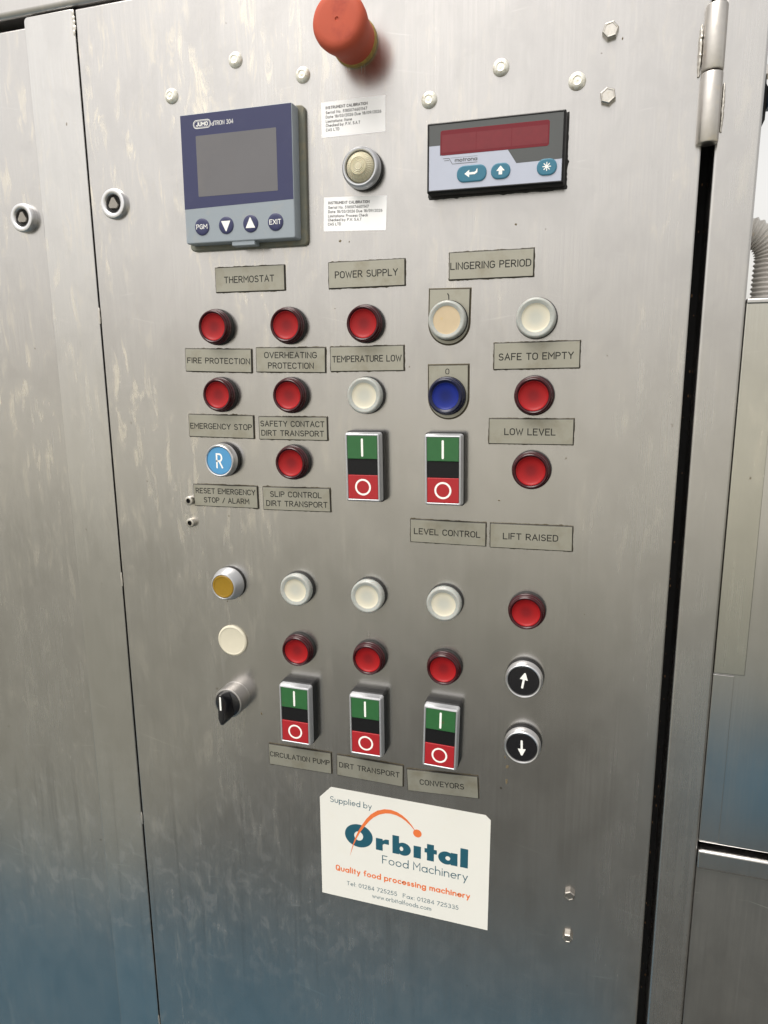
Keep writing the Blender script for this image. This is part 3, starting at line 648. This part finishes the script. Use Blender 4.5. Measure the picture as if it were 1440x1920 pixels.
plate('THERMOSTAT', -284.4, 72.7, 62.8, 19.8, -.4, [('THERMOSTAT', 45.4, -.4, -.2)], sd=1)
plate('POWER SUPPLY', -184.2, 72.1, 62.6, 19.9, 0, [('POWER SUPPLY', 51.5, 0, .2)], sd=2)
plate('FIRE PROTECTION', -317.3, 8.1, 63.2, 19.3, -1.5, [('FIRE PROTECTION', 60, .3, -.3)], 4.6, sd=3)
plate('OVERHEATING PROTECTION', -250.6, 7.7, 62.0, 20.0, -.9, [('OVERHEATING', 47, .2, 3.9), ('PROTECTION', 41, .4, -4.5)], 4.7, sd=4)
plate('TEMPERATURE LOW', -184.7, 8.0, 61.6, 19.5, .3, [('TEMPERATURE LOW', 58, 0, 0)], 4.8, sd=5)
plate('EMERGENCY STOP', -318.0, -47.3, 63.0, 19.6, -.6, [('EMERGENCY STOP', 60, 0, -.2)], 4.7, sd=6)
plate('SAFETY CONTACT DIRT TRANSPORT', -250.5, -48.0, 62.3, 19.4, .2, [('SAFETY CONTACT', 58.4, -.4, 3.7), ('DIRT TRANSPORT', 57.2, -.4, -4.1)], 4.6, sd=7)
plate('RESET EMERGENCY STOP / ALARM', -317.2, -108.4, 63.0, 19.6, .5, [('RESET EMERGENCY', 59, .2, 4.2), ('STOP / ALARM', 45, .8, -3.9)], 4.6, sd=8)
plate('SLIP CONTROL DIRT TRANSPORT', -249.5, -108.0, 62.4, 20.2, 1.0, [('SLIP CONTROL', 48, -.2, 4.0), ('DIRT TRANSPORT', 57, .2, -4.1)], 4.7, sd=9)
plate('LINGERING PERIOD', -87.8, 74.3, 62.3, 19.6, -.1, [('LINGERING PERIOD', 59.4, -.4, -.1)], 4.9, sd=10)
plate('SAFE TO EMPTY', -52.9, 8.8, 62.5, 19.6, .7, [('SAFE TO EMPTY', 54.5, -.4, -.6)], 4.9, sd=11)
plate('LOW LEVEL', -55.2, -47.2, 63.0, 19.4, .4, [('LOW LEVEL', 38.2, -.6, -.2)], 4.9, sd=12)
plate('LEVEL CONTROL', -118.1, -129.0, 61.9, 19.2, .2, [('LEVEL CONTROL', 54.4, -.6, -.2)], 4.8, sd=13)
plate('LIFT RAISED', -52.6, -128.6, 63.1, 19.7, .8, [('LIFT RAISED', 42.2, -.2, 0)], 4.9, sd=14)
plate('CIRCULATION PUMP', -254.5, -350.6, 62.5, 20.9, .6, [('CIRCULATION PUMP', 59.8, -.2, .5)], 4.8, sd=15)
plate('', -186.9, -350.9, 62.4, 20.3, -.6, [('DIRT TRANSPORT', 57, -.4, .8)], 4.9, sd=16, label='small grey nameplate engraved DIRT TRANSPORT only, above the white sticker')
plate('CONVEYORS', -120.7, -351.8, 62.9, 20.8, 3.4, [('CONVEYORS', 39.4, -.4, -.6)], 4.9, sd=17)
# legend plates behind the 1 and 0 buttons
def dshape(w, top, r, bot):
    def f(i=0):
        P = [(w / 2 - i, top - i), (-w / 2 + i, top - i), (-w / 2 + i, bot)]
        for k in range(1, 24):
            a = math.pi + math.pi * k / 24; P.append(((w / 2 - i) * math.cos(a), bot + (r - i) * math.sin(a)))
        P.append((w / 2 - i, bot)); return P
    return f
for ch, z, top in (('1', 35.2, 23.0), ('0', -20.8, 23.2)):
    t = thing('legend_plate', 'small grey legend plate engraved %s above the %s button' % (ch, 'yellowed' if ch == '1' else 'dark blue'), 'nameplate', -118.6, z, 0, -1.0 if ch == '1' else .4)
    f = dshape(31, top, 15.9, -1.5)
    b = B(); b.stack(f, [(-.9, .05), (-.45, .6)]); b.make('adhesive_edge', 'sealant', t, smooth=0)
    b = B(); b.stack(f, [(0, .1), (0, 1.15), (.35, 1.5)]); b.make('black_core', 'plate_core', t, smooth=0)
    b = B(); b.stack(f, [(.35, 1.48), (.4, 1.56)]); b.make('plate_face', 'plate', t, smooth=0)
    b = B()
    if ch == '1': ribbon(b, [(-1.4, 19.6), (-.6, 18.4), (-.4, 15.6)], .8, 1.6)
    else: text(b, 'O', -2.2, .9, 16.2, 4.4, .6, 1.6)
    b.make('lettering', 'ink', t, smooth=0)

# ---------------------------------------------------------------- calibration labels
def cal(x, z, w, h, rot, lines, label, curl):
    t = thing('calibration_label', label, 'label', x, z, 0, rot, 'white calibration labels')
    b = B(); b.stack(rr(w, h, .4, 3), [(0, .05), (0, .2)]); b.make('label_film', 'paper', t, smooth=0)
    b = B()
    for k, (s, wd) in enumerate(lines):
        zz = h / 2 - h * (.165, .30, .425, .55, .665, .79)[k]
        text(b, s, -w / 2 + 3.6, -w / 2 + 3.6 + wd, zz - 1.05, 2.1, .34 if k else .40, .27, gap=.30)
    b.make('lettering', 'paper_ink', t, smooth=0)
cal(-193.3, 184.5, 50.8, 24.6, -.4, [('INSTRUMENT CALIBRATION', 33.4), ('Serial No. 5185074601147', 33), ('Date 18/03/2026 Due 18/09/2026', 44), ('Limitations: None', 21), ('Checked by: P.W. S.A.T', 27.5), ('CAS LTD', 10.8)], 'small white printed calibration label above the ribbed cream lamp', .5)
cal(-193.1, 116.6, 50.9, 24.7, -2.4, [('INSTRUMENT CALIBRATION', 33.6), ('Serial No. 5185074601147', 33), ('Date 18/03/2026 Due 18/09/2026', 44), ('Limitations: Process Check', 32.5), ('Checked by: P.W. S.A.T', 27.5), ('CAS LTD', 10.8)], 'small white printed calibration label below the ribbed cream lamp', .15)

# ---------------------------------------------------------------- supplier sticker
t = thing('supplier_sticker', 'large white supplier sticker with teal and orange lettering and orbit logo', 'sticker', -157.3, -431.8, 0, -.28)
b = B(); q = [(-67.9, 56.7), (-79.0, 44.8), (-78.8, -56.2), (78.7, -56.4), (78.8, 52.6), (74.3, 56.6)]
b.rings([[W(x, h, z) for x, z in q] for h in (.05, .22)]); b.make('sticker_film', 'sticker', t, smooth=0)
def sprint(name, m, fn):
    b = B(); fn(b); return b.make(name, m, t, smooth=0)
H_ = .27
def f_orb(b):
    annulus(b, -41.3, 12.2, 13.5, 11.7, 4.3, 4.6, H_, icx=-41.4, icz=12.0)
    poly(b, [(-24.8, 1.7), (-18.3, 1.7), (-18.3, 8.0), (-16.6, 9.2), (-12.4, 9.0), (-12.4, 14.0), (-15.4, 14.0), (-18.3, 12.2), (-18.3, 13.8), (-24.8, 13.8)], H_)
    poly(b, [(-9.1, 1.6), (-2.8, 1.6), (-2.8, 20.0), (-9.1, 20.0)], H_)
    annulus(b, 1.3, 7.7, 6.9, 6.5, 1.7, 2.2, H_ + .012, icx=-.6)
    poly(b, [(10.7, 1.5), (17.5, 1.5), (17.5, 13.6), (10.7, 13.6)], H_)
    poly(b, [(23.0, 1.4), (29.4, 1.4), (29.4, 9.0), (32.0, 9.0), (32.0, 13.3), (29.4, 13.3), (29.4, 17.9), (23.0, 17.9), (23.0, 13.3), (20.8, 13.3), (20.8, 9.0), (23.0, 9.0)], H_)
    poly(b, [(44.6, 1.4), (50.7, 1.4), (50.7, 13.8), (44.6, 13.8)], H_)
    annulus(b, 40.6, 7.6, 7.3, 6.4, 2.2, 2.1, H_ + .012, icx=42.0)
    poly(b, [(53.1, 1.5), (60.0, 1.5), (60.0, 20.3), (53.1, 20.3)], H_)
sprint('logo_word', 'teal', f_orb)
ap = [(-50.1, -10.3), (-48.6, -4.6), (-46.8, 1.8), (-43.8, 10.0), (-40.6, 17.0), (-36.4, 24.2), (-32.6, 30.0), (-28.2, 35.2), (-22.5, 39.7), (-16, 42.4), (-10.5, 43.0), (-5.2, 42.2), (-.3, 40.2), (3.9, 37.4), (8.2, 33.4), (12.4, 28.2)]
aw = [.05, .5, .9, 1.5, 2.0, 2.7, 3.2, 3.7, 4.0, 4.1, 3.9, 3.4, 2.8, 2.1, 1.3, .4]
sprint('logo_orbit', 'orange', lambda b: (ribbon(b, ap, 1, H_ + .03, False, aw), disc(b, 14.1, 26.4, 3.9, 3.9, H_ + .045)))
sprint('lettering', 'teal', lambda b: (text(b, 'Supplied by', -68.9, -28.6, 41.6, 6.0, .62, H_, gap=.24, space=.4), text(b, 'Food Machinery', -18.9, 60.2, -11.4, 8.6, .80, H_, gap=.22, space=.4),
    text(b, 'Tel: 01284 725255', -53.8, -4.8, -42.2, 4.4, .48, H_, gap=.26, space=.4), text(b, 'Fax: 01284 725335', .8, 52.4, -42.4, 4.4, .48, H_, gap=.26, space=.4),
    text(b, 'www.orbitalfoods.com', -28.8, 27.4, -49.7, 4.5, .46, H_, gap=.24)))
sprint('slogan', 'orange', lambda b: text(b, 'Quality food processing machinery', -64.6, 62.6, -29.0, 6.3, 1.15, H_, gap=.30, space=.45))

# ---------------------------------------------------------------- temperature controller
t = thing('temperature_controller', 'square controller with a navy front, blank grey screen and four round keys', 'controller', -284.2, 147.4, 0, -.4)
b = B(); b.stack(rr(104.5, 101, 4), [(0, 0), (0, 2.6), (.8, 3.4)]); o = b.make('rubber_gasket', 'gasket', t); o.location = W(.6, 0, -1.2)
b = B(); b.stack(rr(96, 95.6, 1.6), [(.6, 3.2), (0, 4.0), (0, 13.6), (.3, 14.6), (.9, 15.0)]); b.make('housing', 'pale_grey', t)
b = B(); poly(b, [(-47.4, 47.1), (-47.6, -21.6), (47.2, -19.8), (47.2, 47.1)], 15.05); b.make('front_film', 'navy', t, smooth=0)
b = B(); b.stack(rr(69, 44.4, .6, 2), [(0, 15.06), (.05, 15.12)], cz=9.3); b.make('screen', 'screen', t, smooth=0)
box(-7.2, 12.8, -51.0, -47.2, 6, 14.2, .5, name='latch', m='pale_grey', parent=t)
for k, (x, what) in enumerate(((-32.6, 'PGM'), (-11.0, 'dn'), (10.4, 'up'), (31.8, 'EXIT'))):
    b = B(); b.lathe([(6.5, 15.02), (6.4, 15.4), (5.9, 15.65), (4, 15.75)], 36, cz=-35.4, cx=x); o = b.make('key', 'navy', t)
    b = B()
    if what == 'dn': poly(b, [(x - 4.1, -32.2), (x + 4.1, -32.2), (x + .3, -39.9), (x - .3, -39.9)], 15.8)
    elif what == 'up': poly(b, [(x - 4.1, -38.6), (x + 4.1, -38.6), (x + .3, -30.9), (x - .3, -30.9)], 15.8)
    else: text(b, what, x - 5.0, x + 5.0, -37.2, 3.7, .5, 15.8, gap=.2)
    b.make('key_mark', 'white_print', o, smooth=0)
b = B(); ol = rr(15.2, 5.8, 2.9, 6)(0)
ribbon(b, [(x - 28.4, z + 39.7) for x, z in ol + [ol[0]]], .42, 15.1); ol2 = rr(13.6, 4.3, 2.1, 6)(0)
ribbon(b, [(x - 28.4, z + 39.7) for x, z in ol2 + [ol2[0]]], .22, 15.1)
text(b, 'JUMO', -33.6, -23.2, 38.2, 3.0, .62, 15.12, gap=.25); text(b, 'dTRON 304', -20.0, -1.2, 37.7, 3.2, .36, 15.1, gap=.22)
b.make('lettering', 'white_print', t, smooth=0)

# ---------------------------------------------------------------- panel meter
t = thing('panel_meter', 'black framed panel meter with a dark red display and three blue keys', 'panel meter', -85.3, 146.7, 0, -.25)
b = B(); b.rings([[W(px * k, hh, pz * k) for px, pz in rough_rect(98.5, 49, .7, 1.6, 33)] for k, hh in ((1.0, .05), (.985, 1.2))]); b.make('adhesive_edge', 'rubber', t, smooth=0)
b = B(); b.stack(rr(96, 46.6, 1.0), [(0, .4), (0, 11.4), (.8, 12.9), (1.2, 13.1), (1.5, 12.95), (1.55, 12.6)]); b.make('bezel', 'black', t)
b = B(); poly(b, [(-46.4, 21.6), (-46.4, -21.5), (46.4, -21.5), (46.4, 21.6)], 12.7); b.make('front_film', 'dial_white', t, smooth=0)
b = B(); poly(b, [(-46.4, 21.6), (-46.4, 8.0), (-38.4, 8.0), (-38.4, 1.3), (9.5, 1.3), (15.7, -8.0), (46.4, -7.6), (46.4, 21.6)], 12.75); b.make('grey_panel', 'dial_grey', t, smooth=0)
b = B(); b.stack(rr(75.6, 16.4, 1.6), [(0, 12.76), (.1, 12.84)], cx=-.4, cz=9.4); b.make('display_window', 'led_window', t, smooth=0)
M['led_module'] = mat('led module behind red window', (.162, .007, .0145), .4, noise=.15, nscale=260)
b = B()
for k in range(3):
    poly(b, [(-37 + k * 24.6, 3.0), (-37 + k * 24.6 + 24.2, 3.0), (-37 + k * 24.6 + 24.2, 14.6), (-37 + k * 24.6, 14.6)], 12.9)
b.make('digit_module', 'led_module', t, smooth=0)
for x, w, h in ((-15.4, 21.2, 11.2), (5.0, 13.6, 10.6), (36.5, 13.5, 10.8)):
    b = B(); b.stack(rr(w, h, 5.1, 8), [(0, 12.72), (.15, 13.2), (.8, 13.5)], cx=x, cz=-12.2); o = b.make('key', 'key_blue', t)
    b = B()
    if w > 20:
        poly(b, [(x - 5.0, -12.3), (x - 1.6, -9.8), (x - 1.6, -14.8)], 13.56); ribbon(b, [(x - 2, -12.3), (x + 2.2, -12.2), (x + 3.6, -11.4), (x + 4.0, -9.4)], 1, 13.57, False, [1.5, 1.5, 1.3, .4])
    elif x < 20:
        poly(b, [(x - 2.9, -12.2), (x + 2.9, -12.2), (x + .2, -9.0), (x - .2, -9.0)], 13.56); poly(b, [(x - 1.2, -14.6), (x + 1.2, -14.6), (x + 1.2, -12.25), (x - 1.2, -12.25)], 13.56)
    else:
        for k in range(4): ribbon(b, [(x - 2.6 * math.cos(R(45 * k)), -12 - 2.6 * math.sin(R(45 * k))), (x + 2.6 * math.cos(R(45 * k)), -12 + 2.6 * math.sin(R(45 * k)))], .62, 13.56 + .01 * k)
    b.make('key_mark', 'white_print', o, smooth=0)
b = B(); ribbon(b, [(-36.2, -.9), (-31.8, -.9), (-29.4, -4.9), (-11.5, -4.9)], .32, 12.8, False); ribbon(b, [(-35.2, -2.3), (-31.6, -2.3)], .3, 12.8, False)
ribbon(b, [(-30.6, -.9), (-11.5, -.9)], .14, 12.8, False); text(b, 'motrona', -27.6, -11.6, -3.8, 2.7, .46, 12.81, gap=.2)
b.make('lettering', 'dial_grey', t, smooth=0)

# ---------------------------------------------------------------- small grime marks on the door
def smudge(x, z, rx, rz, k=1):
    b = B(); n = 11
    b.rings([[W(rx * f * math.cos(2 * math.pi * q / n) * (1 + .35 * math.sin(q * 5.1 + k)), hh, rz * f * math.sin(2 * math.pi * q / n) * (1 + .3 * math.cos(q * 3.3 + k))) for q in range(n)] for f, hh in ((1, .02), (.7, .16))])
    o = b.make('grime_spot', 'grime', door, smooth=0); o.location = W(x, 0, z)
for k, a in enumerate(((-292.3, -312.0, .8, 1.3), (-70.5, 101, .7, .8), (-205.5, 97.5, .9, 1.0), (-198, 96.5, .4, .7), (-65.5, -327.0, 1.4, 1.6), (-65.8, -340.5, 1.2, 2.2), (-67.6, -318.5, .7, 1.3), (-77.8, -101.2, .9, .5), (-3.8, 212.4, .4, .9), (-9.6, -187.5, .4, .3), (-321.4, -205.8, .5, .7), (-49.3, 96.5, .5, .3), (-3.0, 8.0, .3, .6))): smudge(*a, k=k)
